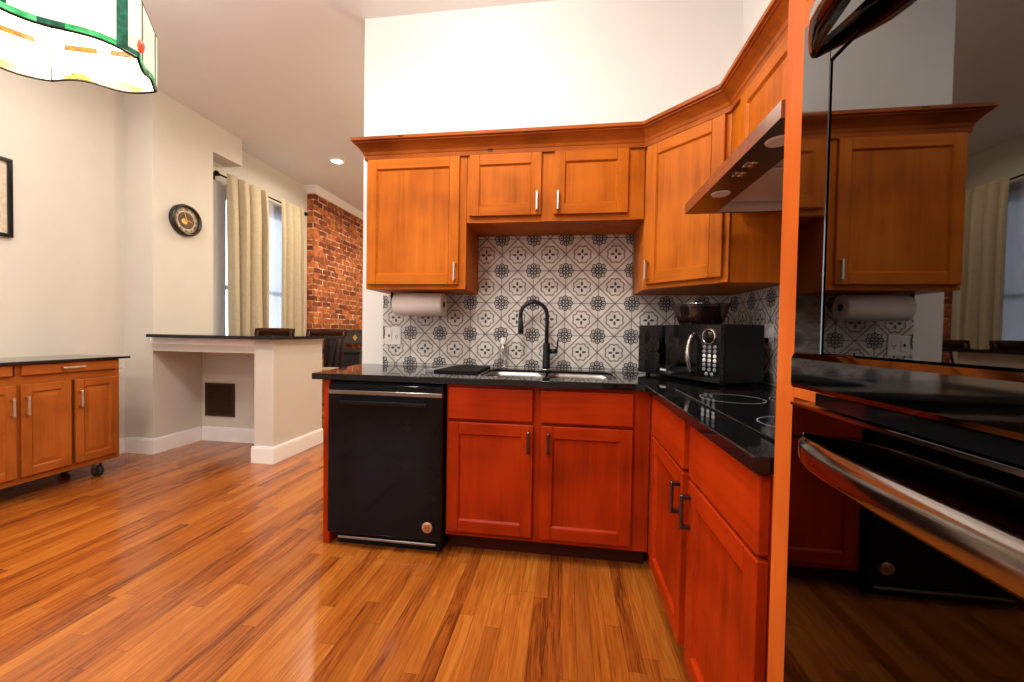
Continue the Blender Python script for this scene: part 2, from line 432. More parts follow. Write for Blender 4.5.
# crown moulding over the brick
def crown_prof(path, prof, m, z0):
    """sweep a profile (out, up) along a 2-D path with mitred corners; out is to the right of travel"""
    pts = [Vector(p) for p in path]; rings = []
    for i, p in enumerate(pts):
        d0 = (pts[i] - pts[i - 1]).normalized() if i else None; d1 = (pts[i + 1] - pts[i]).normalized() if i < len(pts) - 1 else None
        n0 = Vector((d0.y, -d0.x)) if d0 else None; n1 = Vector((d1.y, -d1.x)) if d1 else None
        if n0 is None: k = n1
        elif n1 is None: k = n0
        else: k = (n0 + n1) / (1 + n0.dot(n1))
        rings.append([(p.x + k.x * a, p.y + k.y * a, z0 + h) for a, h in prof])
    return MB().loft(rings, m, True, True, True, smooth=False)
mp = [(.0, .0), (.012, .0), (.02, .02), (.055, .07), (.07, .08), (.07, .10), (0, .10)]
struct(crown_prof([(-3.68, YE - .01), (-3.68, 5.30), (-3.80, 5.30)][::-1], mp, 'trim_white', CEIL - .10).obj('trim_1'), 'cream crown moulding along the top of the brick')
# baseboards
def bb(name, segs):
    b = MB()
    for x0, x1, y0, y1 in segs:
        b.box(x0, x1, y0, y1, 0, .125, 'trim_white'); 
        dx = .004 if abs(x1 - x0) < .03 else 0; dy = .004 if abs(y1 - y0) < .03 else 0
        b.box(x0 + dx, x1 - dx, y0 + dy, y1 - dy, .125, .138, 'trim_white')
    return struct(b.obj(name))
bb('baseboard_left', [(XW, XW + .016, YF, 2.954)])
bb('baseboard_bumpout', [(XW + .016, XC + .016, 2.954, 2.97), (XC, XC + .016, 2.97, 3.418)])
bb('baseboard_kitchen', [(-1.394, -1.378, YK, YK + .12)])
bb('baseboard_dining', [(XD, XD + .016, 3.60, 5.28)])
bb('baseboard_far', [(-3.6, .9, YE - .016, YE)])

# windows
def window(name, axis, at, a0, a1, z0, z1, sgn, wide=None, label=None):
    """axis 'x': lies in a wall x=at. opening a0..a1, z0..z1; sgn = direction into the room"""
    def bx(b, a, c, d0, d1, z, zz, m):
        if axis == 'x': b.box(at + sgn * d0, at + sgn * d1, a, c, z, zz, m, .002)
        else: b.box(a, c, at + sgn * d0, at + sgn * d1, z, zz, m, .002)
    root = thing(name, label, 'window'); del root['category']; root['kind'] = 'structure'
    f = MB(); w = .09
    bx(f, a0 - (wide or w), a0, 0, .018, z0 - .02, z1 + w, 'grey_casing' if wide else 'trim_white')
    bx(f, a1, a1 + w, 0, .018, z0 - .02, z1 + w, 'trim_white')
    bx(f, a0, a1, 0, .018, z1, z1 + w, 'trim_white')
    bx(f, a0 - .05, a1 + w, 0, .05, z0 - .05, z0 - .02, 'trim_white')
    f.obj('casing', root)
    s = MB()
    for q0, q1 in ((a0 + .001, a0 + .05), (a1 - .05, a1 - .001)): bx(s, q0, q1, -.07, -.03, z0 + .001, z1 - .001, 'trim_white')
    zm = (z0 + z1) / 2
    for r0, r1 in ((z0 + .001, z0 + .05), (zm - .025, zm + .025), (z1 - .05, z1 - .001)): bx(s, a0 + .05, a1 - .05, -.07, -.03, r0, r1, 'trim_white')
    s.obj('sash', root)
    p = MB(); bx(p, a0 + .045, a1 - .045, -.053, -.048, z0 + .045, z1 - .045, 'pane'); p.obj('pane', root)
    return root
window('window_1', 'x', XD, 3.90, 4.98, .55, 2.62, 1, wide=.29, label='dining window behind the beige curtains')
window('window_2', 'x', XW, -2.55, -1.6, .75, 2.5, 1, label='window in the left wall behind the camera')
window('window_3', 'y', YF, -3.7, -2.3, .70, 2.5, 1, label='wide window in the wall behind the camera')

# tile backsplash on both kitchen walls
b = MB(); b.box(-1.222, .978, 2.4855, 2.4985, .901, 1.366, 'tile'); b.box(-.573, .398, 2.4855, 2.4985, 1.366, 1.742, 'tile')
b.box(.978, .988, .80, 2.4985, .901, 1.366, 'tile'); b.box(.978, .988, .80, 1.868, 1.366, 1.64, 'tile')
struct(b.obj('wall_tile'), 'black and white patterned tile backsplash around the sink')

# ------------------------------------------------------------------ cabinet pieces (local: x along the front, -y towards the viewer)
def shaker(name, root, x0, x1, z0, z1, yb, pre, t=.02, s=.058, raised=False):
    b = MB(); v, h = pre + '_v', pre + '_h'; yf = yb - t
    b.box(x0, x0 + s, yf, yb, z0, z1, v, .0025); b.box(x1 - s, x1, yf, yb, z0, z1, v, .0025)
    b.box(x0 + s, x1 - s, yf, yb, z0, z0 + s, h, .0025); b.box(x0 + s, x1 - s, yf, yb, z1 - s, z1, h, .0025)
    b.box(x0 + s - .002, x1 - s + .002, yb - .011, yb - .002, z0 + s - .002, z1 - s + .002, v)
    # inner bead
    i0, i1, j0, j1 = x0 + s, x1 - s, z0 + s, z1 - s; w = .007
    o = [(i0, yf + .001, j0), (i1, yf + .001, j0), (i1, yf + .001, j1), (i0, yf + .001, j1)]
    n = [(i0 + w, yb - .011, j0 + w), (i1 - w, yb - .011, j0 + w), (i1 - w, yb - .011, j1 - w), (i0 + w, yb - .011, j1 - w)]
    b.loft([o, n], h, smooth=False)
    if raised:
        g, k = .012, .04
        o = [(i0 + g, yb - .011, j0 + g), (i1 - g, yb - .011, j0 + g), (i1 - g, yb - .011, j1 - g), (i0 + g, yb - .011, j1 - g)]
        n = [(i0 + k, yf + .002, j0 + k), (i1 - k, yf + .002, j0 + k), (i1 - k, yf + .002, j1 - k), (i0 + k, yf + .002, j1 - k)]
        b.loft([o, n], v, smooth=False, cap1=True)
    return b.obj(name, root)
def slab(name, root, x0, x1, z0, z1, yb, pre, t=.02):
    return B(x0, x1, yb - t, yb, z0, z1, pre + '_h', .004, 2).obj(name, root)
def pull(root, x, z, yf, L=.105, vert=True, m='nickel', w=.013, proj=.03):
    b = MB(); h = L / 2
    if vert:
        b.box(x - w / 2, x + w / 2, yf - proj, yf - proj + .010, z - h, z + h, m, .003)
        for q in (-1, 1): b.box(x - w / 2, x + w / 2, yf - proj + .009, yf + .0, z + q * (h - .008) - .006, z + q * (h - .008) + .006, m, .001)
    else:
        b.box(x - h, x + h, yf - proj, yf - proj + .010, z - w / 2, z + w / 2, m, .003)
        for q in (-1, 1): b.box(x + q * (h - .008) - .006, x + q * (h - .008) + .006, yf - proj + .009, yf, z - w / 2, z + w / 2, m, .001)
    return b.obj('handle', root)
def carcass(root, x0, x1, y0, y1, z0, z1, pre, toe=0, stiles=(), rails=(), name='body'):
    """closed box body with a face frame"""
    b = MB(); v, h = pre + '_v', pre + '_h'
    b.box(x0, x1, y0 + .02, y1, z0, z1, v)
    for a, c in stiles: b.box(a, c, y0, y0 + .0205, z0, z1, v, .001)
    for a, c in rails: b.box(x0, x1, y0 + .0008, y0 + .02, a, c, h)
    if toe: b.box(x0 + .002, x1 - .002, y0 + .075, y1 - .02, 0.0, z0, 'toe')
    return b.obj(name, root)

# upper cabinets ----------------------------------------------------
r = thing('wall_cabinet', 'tall single-door amber wood wall cabinet left of the sink, paper towels under it', 'cabinet', (0, 2.18, 1.37))
carcass(r, -1.180, -.576, 0, .315, 0, .772, 'upper', stiles=((-1.180, -1.13), (-.65, -.576)), rails=((0, .04), (.74, .772)))
d = shaker('door', r, -1.168, -.615, .025, .748, -.0005, 'upper'); pull(d, -.633, .096, -.0205)
r = thing('wall_cabinet', 'short two-door amber wood wall cabinet above the kitchen sink', 'cabinet', (0, 2.18, 1.745))
carcass(r, -.574, .398, 0, .315, 0, .397, 'upper', stiles=((-.574, -.53), (-.17, -.06), (.29, .398)), rails=((0, .045), (.36, .397)))
d = shaker('door', r, -.559, -.152, .033, .374, -.0005, 'upper'); pull(d, -.174, .103, -.0205)
d = shaker('door', r, -.082, .311, .033, .374, -.0005, 'upper'); pull(d, -.060, .103, -.0205)
# diagonal corner cabinet
r = thing('corner_cabinet', 'diagonal amber wood corner wall cabinet above the microwave', 'cabinet', (0, 0, 1.37))
b = MB(); b.prism([(.402, 2.495), (.402, 2.20), (.724, 1.885), (.976, 1.885), (.976, 2.495)], 0, .772, 'upper_v')
b.obj('body', r)
ang = math.atan2(1.870 - 2.185, .71 - .402); LW = math.hypot(.71 - .402, .315)
fr = bpy.data.objects.new('door', None)
def local_mesh(b, name, parent, loc, rz): return b.obj(name, parent, loc, (0, 0, rz))
ff = MB(); ff.box(0, .045, 0, .02, 0, .772, 'upper_v', .001); ff.box(LW - .045, LW, 0, .02, 0, .772, 'upper_v', .001)
ff.box(.045, LW - .045, .001, .02, 0, .04, 'upper_h'); ff.box(.045, LW - .045, .001, .02, .735, .772, 'upper_h')
ff.obj('face_frame', r, (.402, 2.185, 0), (0, 0, ang))
bpy.data.objects.remove(fr)
d = shaker('door', r, .022, LW - .022, .025, .748, -.0005, 'upper'); d.location = (.402, 2.185, 0); d.rotation_euler = (0, 0, ang)
pull(d, .042, .096, -.0205)
# cabinet over the hood; run rotated so its front faces -x (local x = far -> near)
RR = -math.pi / 2
r = thing('wall_cabinet', 'amber wood wall cabinet directly above the range hood', 'cabinet', (.71, 1.868, 1.735), RR)
carcass(r, 0, 1.075, 0, .266, 0, .407, 'upper', stiles=((0, .12), (.55, .62), (1.03, 1.075)), rails=((0, .04), (.375, .407)))
d = shaker('door', r, .125, .565, .035, .38, -.0005, 'upper'); pull(d, .54, .11, -.0205)
d = shaker('door', r, .605, 1.045, .035, .38, -.0005, 'upper'); pull(d, .63, .11, -.0205)
# crown moulding, one continuous run
cp = [(0, 0), (.010, 0), (.011, .022), (.014, .026), (.018, .040), (.030, .056), (.050, .078), (.056, .080), (.056, .086), (.066, .090), (.066, .107), (0, .107)]
o = crown_prof([(-1.1815, 2.49), (-1.1815, 2.1785), (.3975, 2.1785), (.7085, 1.8665), (.7085, .795)], cp, 'crown', 2.122)
o = o.obj('crown_moulding'); tag(o, 'knotty wood crown moulding running along the tops of the wall cabinets', 'moulding')

# base cabinets -------------------------------------------------------
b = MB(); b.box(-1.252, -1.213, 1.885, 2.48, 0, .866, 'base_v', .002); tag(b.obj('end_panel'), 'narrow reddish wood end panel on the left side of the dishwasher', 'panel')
r = thing('base_cabinet', 'reddish wood sink base cabinet right of the dishwasher, two doors under two drawer fronts', 'cabinet', (0, 1.90, 0))
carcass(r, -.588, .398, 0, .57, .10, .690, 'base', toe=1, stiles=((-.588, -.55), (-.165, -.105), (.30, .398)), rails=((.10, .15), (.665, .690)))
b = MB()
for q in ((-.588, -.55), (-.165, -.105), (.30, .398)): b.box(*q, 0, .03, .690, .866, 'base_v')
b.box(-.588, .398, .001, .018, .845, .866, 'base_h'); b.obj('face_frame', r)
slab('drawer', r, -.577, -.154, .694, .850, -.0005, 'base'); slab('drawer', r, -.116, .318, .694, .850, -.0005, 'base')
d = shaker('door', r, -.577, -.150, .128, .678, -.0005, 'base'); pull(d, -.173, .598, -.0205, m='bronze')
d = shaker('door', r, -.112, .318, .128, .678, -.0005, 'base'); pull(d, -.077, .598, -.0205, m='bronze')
# right run, front faces -x
r = thing('base_cabinet', 'reddish wood base cabinet in the corner, left of the pair under the cooktop', 'cabinet', (.400, 1.895, 0), RR)
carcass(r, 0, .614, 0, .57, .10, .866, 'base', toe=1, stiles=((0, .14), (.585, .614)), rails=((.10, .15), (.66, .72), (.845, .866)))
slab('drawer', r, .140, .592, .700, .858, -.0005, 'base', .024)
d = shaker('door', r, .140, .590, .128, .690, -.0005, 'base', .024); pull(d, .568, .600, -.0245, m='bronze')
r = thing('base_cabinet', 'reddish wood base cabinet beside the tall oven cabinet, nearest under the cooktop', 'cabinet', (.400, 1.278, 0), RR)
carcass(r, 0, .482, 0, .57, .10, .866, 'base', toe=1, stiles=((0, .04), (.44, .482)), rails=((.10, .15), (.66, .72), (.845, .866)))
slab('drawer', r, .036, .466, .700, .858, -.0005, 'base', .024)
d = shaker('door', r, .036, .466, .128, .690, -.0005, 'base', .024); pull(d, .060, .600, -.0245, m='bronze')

# worktop with sink cut-out --------------------------------------------
def rrect(x0, x1, y0, y1, r, n=5):
    out = []
    for cx, cy, a0 in ((x1 - r, y0 + r, -90), (x1 - r, y1 - r, 0), (x0 + r, y1 - r, 90), (x0 + r, y0 + r, 180)):
        for k in range(n + 1):
            a = math.radians(a0 + 90 * k / n); out.append((cx + r * math.cos(a), cy + r * math.sin(a)))
    return out
SX0, SX1, SY0, SY1 = -.455, .262, 1.985, 2.370
def slab_with_hole(outer, hole, z0, z1, m):
    b = MB(); mi = b.mi(m); bm = b.bm; es = []
    for loop in (outer, hole):
        vs = [bm.verts.new((x, y, z1)) for x, y in loop]
        es += [bm.edges.new((vs[i], vs[(i + 1) % len(vs)])) for i in range(len(vs))]
    g = bmesh.ops.triangle_fill(bm, use_beauty=True, use_dissolve=False, edges=es)
    fs = [f for f in g['geom'] if isinstance(f, bmesh.types.BMFace)]
    r = bmesh.ops.extrude_face_region(bm, geom=fs)
    bmesh.ops.translate(bm, vec=(0, 0, z0 - z1), verts=[v for v in r['geom'] if isinstance(v, bmesh.types.BMVert)])
    for f in bm.faces: f.material_index = mi
    return b
outer = [(-1.307, 1.864), (.318, 1.864), (.358, 1.828), (.358, .792), (.975, .792), (.975, 2.484), (-1.365, 2.484)]
o = slab_with_hole(outer, rrect(SX0, SX1, SY0, SY1, .06), .868, .900, 'granite').obj('countertop')
bv = o.modifiers.new('edge', 'BEVEL'); bv.width = .003; bv.segments = 2; bv.limit_method = 'ANGLE'; bv.angle_limit = math.radians(50)
tag(o, 'polished black granite L-shaped countertop over the kitchen base cabinets', 'countertop')

# sink
r = thing('sink', 'double-bowl stainless sink set into the black countertop', 'sink', (0, 0, .867))
def bowl(x0, x1):
    b = MB(); rings = []
    for ins, z, rad in ((.003, .021, .058), (.004, -.012, .058), (.012, -.155, .06), (.03, -.170, .05)):
        rings.append([(x, y, z) for x, y in rrect(x0 + ins, x1 - ins, SY0 + .001 + ins, SY1 - .001 - ins, rad)])
    b.loft(rings, 'steel', True, False, True)
    o = b.obj('bowl', r); sm = o.modifiers.new('wall', 'SOLIDIFY'); sm.thickness = .002; sm.offset = 1
    c = ((x0 + x1) / 2, (SY0 + SY1) / 2 + .03)
    MB().lathe([(.045, -.1685), (.045, -.166), (.036, -.166), (.030, -.169), (.0, -.169)], 'chrome', (*c, 0)).obj('drain', r)
bowl(SX0 + .001, -.112); bowl(-.100, SX1 - .001)
# faucet
r = thing('faucet', 'tall matte black pull-down gooseneck faucet behind the sink', 'faucet', (-.120, 2.42, .9005))
MB().lathe([(.032, 0), (.032, .004), (.026, .008)], 'chrome', cap0=True, cap1=True).obj('base', r)
MB().lathe([(.024, .008), (.0235, .02), (.0225, .155), (.020, .165), (.0145, .170)], 'black_faucet', cap0=True, cap1=True).obj('body', r)
dirx, diry = -.985, -.17
path = [(0, 0, .165), (0, 0, .25), (0, 0, .335)]; ra = .082
for k in range(1, 15):
    a = math.radians(k * 188 / 14); q = ra - ra * math.cos(a); path.append((dirx * q, diry * q, .335 + ra * math.sin(a)))
e = Vector(path[-1])
MB().tube(path, .0125, 'black_faucet', 14).obj('spout', r)
tdir = (Vector(path[-1]) - Vector(path[-2])).normalized()
MB().tube([e, e + tdir * .02, e + tdir * .025, e + tdir * .08, e + tdir * .105], [.0135, .0135, .0155, .018, .017], 'black_faucet', 14).obj('spray_head', r)
l = MB().tube([(.022, 0, .115), (.068, -.004, .118)], .0155, 'black_faucet', 14).obj('lever_hub', r)
MB().tube([(.062, -.004, .118), (.066, -.006, .15), (.07, -.008, .195)], [.007, .006, .005], 'black_faucet', 10).obj('lever', r)
# soap bottle, drying mat
r = thing('soap_bottle', 'clear plastic bottle with white cap standing left of the faucet', 'bottle', (-.395, 2.44, .9005))
MB().lathe([(.0, .001), (.030, .001), (.034, .006), (.034, .125), (.028, .142), (.013, .152), (.013, .160)], 'clear_plastic', n=24).obj('body', r)
MB().lathe([(.017, .155), (.017, .190), (.012, .195), (.0, .195)], 'white_plastic', n=20).obj('cap', r)
r = thing('drying_mat', 'black drying mat lying on the counter left of the sink', 'mat', (0, 0, .9005))
MB().prism([(-.73, 2.10), (-.475, 2.08), (-.478, 2.46), (-.69, 2.46)], 0, .011, 'black_matte').obj('mat', r)
MB().prism([(-.78, 2.10), (-.731, 2.10), (-.691, 2.46), (-.74, 2.46)], 0, .010, 'grey_cloth').obj('border', r)['label'] = 'grey border'

# dishwasher ----------------------------------------------------------
r = thing('dishwasher', 'black front-loading dishwasher at the left end of the base cabinets', 'dishwasher', (-1.203, 1.85, 0))
Wd = .606
B(.004, Wd - .004, .05, .6, .055, .855, 'black_plastic').obj('body', r)
B(0, Wd, .0, .048, .085, .800, 'dw_black', .004, 2).obj('door', r)
B(0, Wd, .004, .048, .822, .852, 'dw_black', .003, 2).obj('control_panel', r)
B(.0, Wd, -.006, .03, .7995, .8215, 'handle_steel', .003, 2).obj('trim_strip', r)
B(.075, Wd - .075, -.028, -.008, .752, .772, 'black_gloss', .004, 2).box(.085, .105, -.009, .001, .755, .770, 'black_gloss').box(Wd - .105, Wd - .085, -.009, .001, .755, .770, 'black_gloss').obj('handle', r)
B(.05, Wd - .03, .012, .03, .050, .062, 'steel', .002).obj('kick_strip', r)
B(.02, Wd - .02, .06, .09, .0, .054, 'black_plastic').obj('kick_plate', r)
bd = MB().lathe([(.0, -.004), (.025, -.004), (.027, -.002), (.027, .0)], 'copper', (Wd - .070, 0, .15), 28, 'y'); 
for k in range(4): bd.box(Wd - .070 - .015 + abs(k - 1.5) * .002, Wd - .070 + .015 - abs(k - 1.5) * .002, -.0048, -.003, .138 + k * .0075, .1405 + k * .0075, 'black_matte')
bd.obj('badge', r)['label'] = 'round copper badge'

# paper towel ----------------------------------------------------------
r = thing('paper_towel_roll', 'white paper towel roll mounted under the left wall cabinet', 'paper towel', (-.905, 2.33, 1.292))
MB().lathe([(.020, -.155), (.066, -.155), (.070, -.152), (.070, .152), (.066, .155), (.020, .155)], 'paper', n=40, axis='x').obj('roll', r)
MB().lathe([(.0195, -.156), (.0195, .156)], 'card_core', n=20, axis='x').obj('core', r)
h = MB().tube([(-.185, 0, 0), (.158, 0, 0)], .012, 'black_matte'); h.box(-.186, -.180, -.012, .012, -.01, .0765, 'black_matte')
h.obj('holder', r)

# outlets ----------------------------------------------------------------
r = thing('wall_outlet', 'white double wall plate on the tile under the paper towels', 'outlet', (-1.148, 2.485, 1.09))
B(-.056, .056, -.006, 0, -.058, .058, 'white_plastic', .002).obj('plate', r)
b = B(-.045, -.008, -.009, -.005, -.035, .035, 'white_plastic', .002); b.box(-.033, -.021, -.0100, -.008, -.006, .010, 'black_matte', .001); b.obj('switch', r)
b = B(.008, .045, -.0075, -.005, -.035, .035, 'white_plastic', .002); b.box(.018, .021, -.0085, -.007, -.008, .005, 'black_matte').box(.030, .033, -.0085, -.007, -.008, .005, 'black_matte').box(.023, .028, -.0085, -.007, -.018, -.012, 'black_matte'); b.obj('socket', r)
r = thing('wall_outlet', 'white wall outlet with a black plug on the right wall beside the oven cabinet', 'outlet', (.978, 2.055, 1.130), RR)
B(-.042, .042, -.006, 0, -.060, .060, 'white_plastic', .002).obj('plate', r)
B(-.017, .017, -.008, -.005, -.034, .034, 'white_plastic', .002).obj('socket', r)
p = B(-.014, .014, -.045, -.0085, -.032, -.006, 'black_plastic', .004).obj('plug', r)

# microwave ----------------------------------------------------------------
mr = math.atan2(-.89, .4556)
r = thing('microwave', 'black countertop microwave with round dial in the kitchen corner', 'microwave', (.414, 2.345, .9005), mr)
MWW, MWD, MWH = .575, .262, .282
B(0, MWW, .022, MWD, .012, MWH, 'black_plastic', .006, 2).obj('body', r)
for q in (.03, MWW - .03):
    for y in (.05, MWD - .04): MB().lathe([(.012, 0), (.014, .0125)], 'rubber', (q, y, 0), 14, cap0=True, cap1=True).obj('foot', r)
d = B(.002, .440, 0, .021, .014, MWH - .002, 'black_gloss', .003, 2).obj('door', r)
w = MB(); w.box(.055, .385, -.0012, .001, .075, .215, 'lower_oven'); w.obj('window', d)
hp = [(.422, -.002, .045)] + [(.422, -.038 * math.sin(math.pi * k / 10) ** .6 - .002, .045 + .195 * k / 10) for k in range(1, 10)] + [(.422, -.002, .24)]
MB().tube(hp, .010, 'chrome', 10).obj('handle', d)
MB().box(.19, .235, -.0015, .001, .040, .049, 'dial_light').obj('badge', d)
c = B(.443, MWW - .001, 0, .021, .014, MWH - .002, 'black_gloss', .003, 2).obj('control_panel', r)
cx = .513
k = MB().lathe([(.0, -.016), (.026, -.016), (.029, -.012), (.030, 0)], 'black_gloss', (cx, 0, .224), 28, 'y'); k.obj('dial', c)
MB().lathe([(.030, -.002), (.030, -.010), (.036, -.010), (.037, 0)], 'chrome', (cx, 0, .224), 32, 'y').obj('dial_ring', c)
for j in range(7):
    for i in range(3):
        if j == 6 and i == 2: continue
        o_ = .0 if j < 6 else .015
        x = cx - .030 + i * .030 + o_; z = .176 - j * .0205
        MB().lathe([(.0, -.0028), (.0078, -.0028), (.0092, 0)], 'dial_light' if j in (2, 3) else 'button_grey', (x, 0, z), 14, 'y').obj('button', c)
# bowl on the microwave
cb = Vector((.685, 2.14))
r = thing('glass_bowl', 'smoky brown glass bowl resting on top of the microwave', 'bowl', (cb.x, cb.y, .9005 + MWH + .0005))
MB().lathe([(.0, .001), (.092, .001), (.100, .004), (.120, .045), (.134, .098), (.139, .106), (.136, .106), (.117, .047), (.097, .009), (.0, .007)], 'smoke_glass', n=44).obj('bowl', r)

# cooktop ---------------------------------------------------------------------
r = thing('cooktop', 'black glass cooktop set on the right-hand countertop', 'cooktop', (.45, .905, .9002))
B(0, .50, 0, .80, 0, .006, 'black_gloss', .002).obj('glass_top', r)
for x, y, rad in ((.14, .18, .09), (.14, .58, .105), (.36, .18, .105), (.36, .58, .09)):
    MB().lathe([(rad - .003, .0061), (rad - .003, .0064), (rad, .0064), (rad, .0061)], 'grey_cloth', (x, y, 0), 40).obj('burner_ring', r)

# range hood ------------------------------------------------------------------
r = thing('range_hood', 'slim stainless range hood under the cabinet above the cooktop', 'range hood', (.50, 1.03, 1.655))
Lh = .77
b = MB(); m = 'hood_steel'
# canopy shell: lip, sloped top
prof = [(0, 0), (0, .042), (.215, .078), (.476, .078), (.476, 0)]
p = [(x, y, z) for y in (0, Lh) for x, z in prof]; n = len(prof)
b.faces(p, [(0, 1, n + 1, n), (1, 2, n + 2, n + 1), (2, 3, n + 3, n + 2), (3, 4, n + 4, n + 3), (0, 1, 2, 3, 4), (n, n + 1, n + 2, n + 3, n + 4)], m)
b.obj('canopy', r)
b = MB(); z0, z1 = 0, .0; a, e, w = .125, .46, .02
# underside: control strip in front, recess behind
U = [(0, 0), (.476, 0), (.476, Lh), (0, Lh)]; I = [(a, w), (e, w), (e, Lh - w), (a, Lh - w)]
b.loft([[(x, y, 0.0) for x, y in U], [(x, y, 0.0) for x, y in I]], 'hood_dark', smooth=False)
b.loft([[(x, y, 0.0) for x, y in I], [(x + (.012 if x < .2 else -.004), y, .045) for x, y in I]], 'filter_steel', smooth=False, cap1=True)
b.obj('underside', r)
b = MB()
for k in range(2):
    y0 = w + .02 + k * .36; b.box(a + .03, e - .02, y0, y0 + .33, .036, .043, 'filter_steel', .002)
b.obj('filter', r)
for (x, y) in ((.055, .52), (.055, .12)):
    MB().lathe([(.0, -.003), (.022, -.003), (.030, -.0045), (.033, 0.0)], 'white_plastic', (x, y, 0), 24).obj('lamp', r)
for y in (.315, .24):
    b = MB()
    for i in range(2):
        for j in range(2): b.box(.028 + i * .018, .042 + i * .018, y + j * .022, y + .017 + j * .022, -.004, 0, 'chrome', .001)
    b.obj('button_group', r)

# tall oven cabinet and ovens -----------------------------------------------
r = thing('oven_cabinet', 'tall amber wood oven cabinet at the right edge holding the black ovens', 'cabinet', (.388, .785, 0), RR)
b = MB(); m = 'stile'
b.box(0, .056, 0, .022, 0, 2.75, m, .001); b.box(.86, .90, 0, .022, 0, 2.75, m, .001)
b.box(0, .018, .022, .585, 0, 2.75, m); b.box(.882, .90, .022, .585, 0, 2.75, m)
for z0, z1 in ((0, .10), (1.026, 1.042), (1.632, 1.690), (2.2, 2.75)): b.box(.056, .86, .0, .022, z0, z1, m)
b.box(.018, .882, .56, .585, 0, 2.75, m); b.box(.018, .882, .022, .56, 2.72, 2.75, m)
for z in (.08, 1.026, 1.640): b.box(.018, .882, .03, .56, z, z + .012, m)
b.obj('body', r)

def bow_handle(root, L0, L1, z, out, h, m, name='handle', tk0=.012, pw=5):
    """bowed flat bar in local coords along x, bulging to -y"""
    n = 28; rings = []
    for k in range(n + 1):
        t = k / n; x = L0 + (L1 - L0) * t
        d = out * (1 - abs(2 * t - 1) ** pw)
        tk = tk0 * (.25 + .75 * min(1, 9 * min(t, 1 - t))); hh = h * (.55 + .45 * min(1, 8 * min(t, 1 - t)))
        rings.append([(x, -d - tk + .004, z - hh), (x, -d - tk, z - hh + .006), (x, -d - tk, z + hh * .4), (x, -d - tk + .006, z + hh), (x, -d, z + hh), (x, -d + .0, z - hh)])
    b = MB().loft(rings, m, True, True, True)
    return b.obj(name, root)
r = thing('wall_oven', 'upper black mirror-glass wall oven in the tall cabinet', 'oven', (.352, .6645, 0), RR)
OW = .73
B(.04, OW - .04, .060, .55, 1.06, 1.598, 'black_plastic').obj('body', r)
b = MB()
b.box(0, .064, 0, .034, 1.104, 1.600, 'oven_frame', .001); b.box(OW - .064, OW, 0, .034, 1.104, 1.600, 'oven_frame', .001)
b.box(.064, OW - .064, 0, .034, 1.511, 1.600, 'oven_frame', .001); b.obj('door', r)
dr = b = None
B(.067, OW - .067, .0015, .010, 1.1055, 1.507, 'oven_mirror', .001).obj('glass_pane', r)
b = MB(); b.loft([[(.0, -.001, 1.051), (OW, -.001, 1.051), (OW, .034, 1.051), (.0, .034, 1.051)], [(.0, -.003, 1.057), (OW, -.003, 1.057), (OW, .034, 1.057), (0, .034, 1.057)],
    [(.0, -.003, 1.096), (OW, -.003, 1.096), (OW, .034, 1.096), (.0, .034, 1.096)], [(.0, .0, 1.1035), (OW, .0, 1.1035), (OW, .034, 1.1035), (.0, .034, 1.1035)]], 'oven_frame', True, True, True, smooth=False)
b.obj('bottom_rail', r)
bow_handle(r, .028, OW - .028, 1.546, .032, .016, 'handle_steel', tk0=.030, pw=3.5)
r = thing('wall_oven', 'lower black wall oven with a bowed steel handle at the right edge', 'oven', (.352, .6645, 0), RR)
B(.04, OW - .04, .060, .55, .13, 1.012, 'black_plastic').obj('body', r)
B(0, OW, 0, .034, .11, 1.028, 'lower_oven', .001).obj('door', r)
B(.0, OW, -.0025, -.0003, 1.0235, 1.0275, 'handle_steel').obj('top_edge', r)
B(.05, OW, .004, .034, 1.0305, 1.0485, 'black_gloss').obj('black_strip', r)  # black strip filling the gap between the two ovens
bow_handle(r, .030, OW - .03, .9756, .042, .019, 'handle_steel')
r = thing('warming_drawer', 'black mirror appliance front above the upper oven in the tall cabinet', 'appliance', (.352, .6645, 0), RR)
B(.04, OW - .04, .060, .55, 1.72, 2.14, 'black_plastic').obj('body', r)
B(0, OW, 0, .034, 1.686, 2.15, 'oven_mirror', .001).obj('front', r)
B(.0, OW, -.004, .034, 1.668, 1.683, 'black_gloss').obj('black_strip', r)  # black strip along the bottom of the front

# ------------------------------------------------------------------ breakfast bar with niche
struct_m = 'beige_paint'
r = thing('breakfast_bar', 'beige half wall with open niche under the black bar top', 'bar')
b = MB()
b.box(-2.578, -2.402, 2.937, 3.59, 0, 1.034, struct_m)          # right pier
b.box(-3.598, -2.578, 3.434, 3.59, 0, 1.034, struct_m)          # back of niche
b.box(-3.598, -2.578, 2.955, 3.434, .915, 1.034, struct_m)      # header
b.obj('body', r)
b = MB(); b.box(-3.598, -2.46, 2.943, 2.955, .982, 1.033, 'trim_white', .002); b.box(-3.598, -2.46, 2.947, 2.955, .976, .982, 'trim_white'); b.obj('moulding', r)
b = MB()
b.box(-2.594, -2.386, 2.920, 2.937, 0, .125, 'trim_white'); b.box(-2.590, -2.390, 2.924, 2.937, .125, .138, 'trim_white')
b.box(-2.402, -2.386, 2.937, 3.59, 0, .125, 'trim_white'); b.box(-2.402, -2.390, 2.937, 3.59, .125, .138, 'trim_white')
b.box(-2.594, -2.578, 2.937, 3.418, 0, .125, 'trim_white'); b.box(-3.582, -2.594, 3.418, 3.434, 0, .125, 'trim_white'); b.box(-3.582, -2.594, 3.422, 3.434, .125, .138, 'trim_white')
b.obj('baseboard', r)
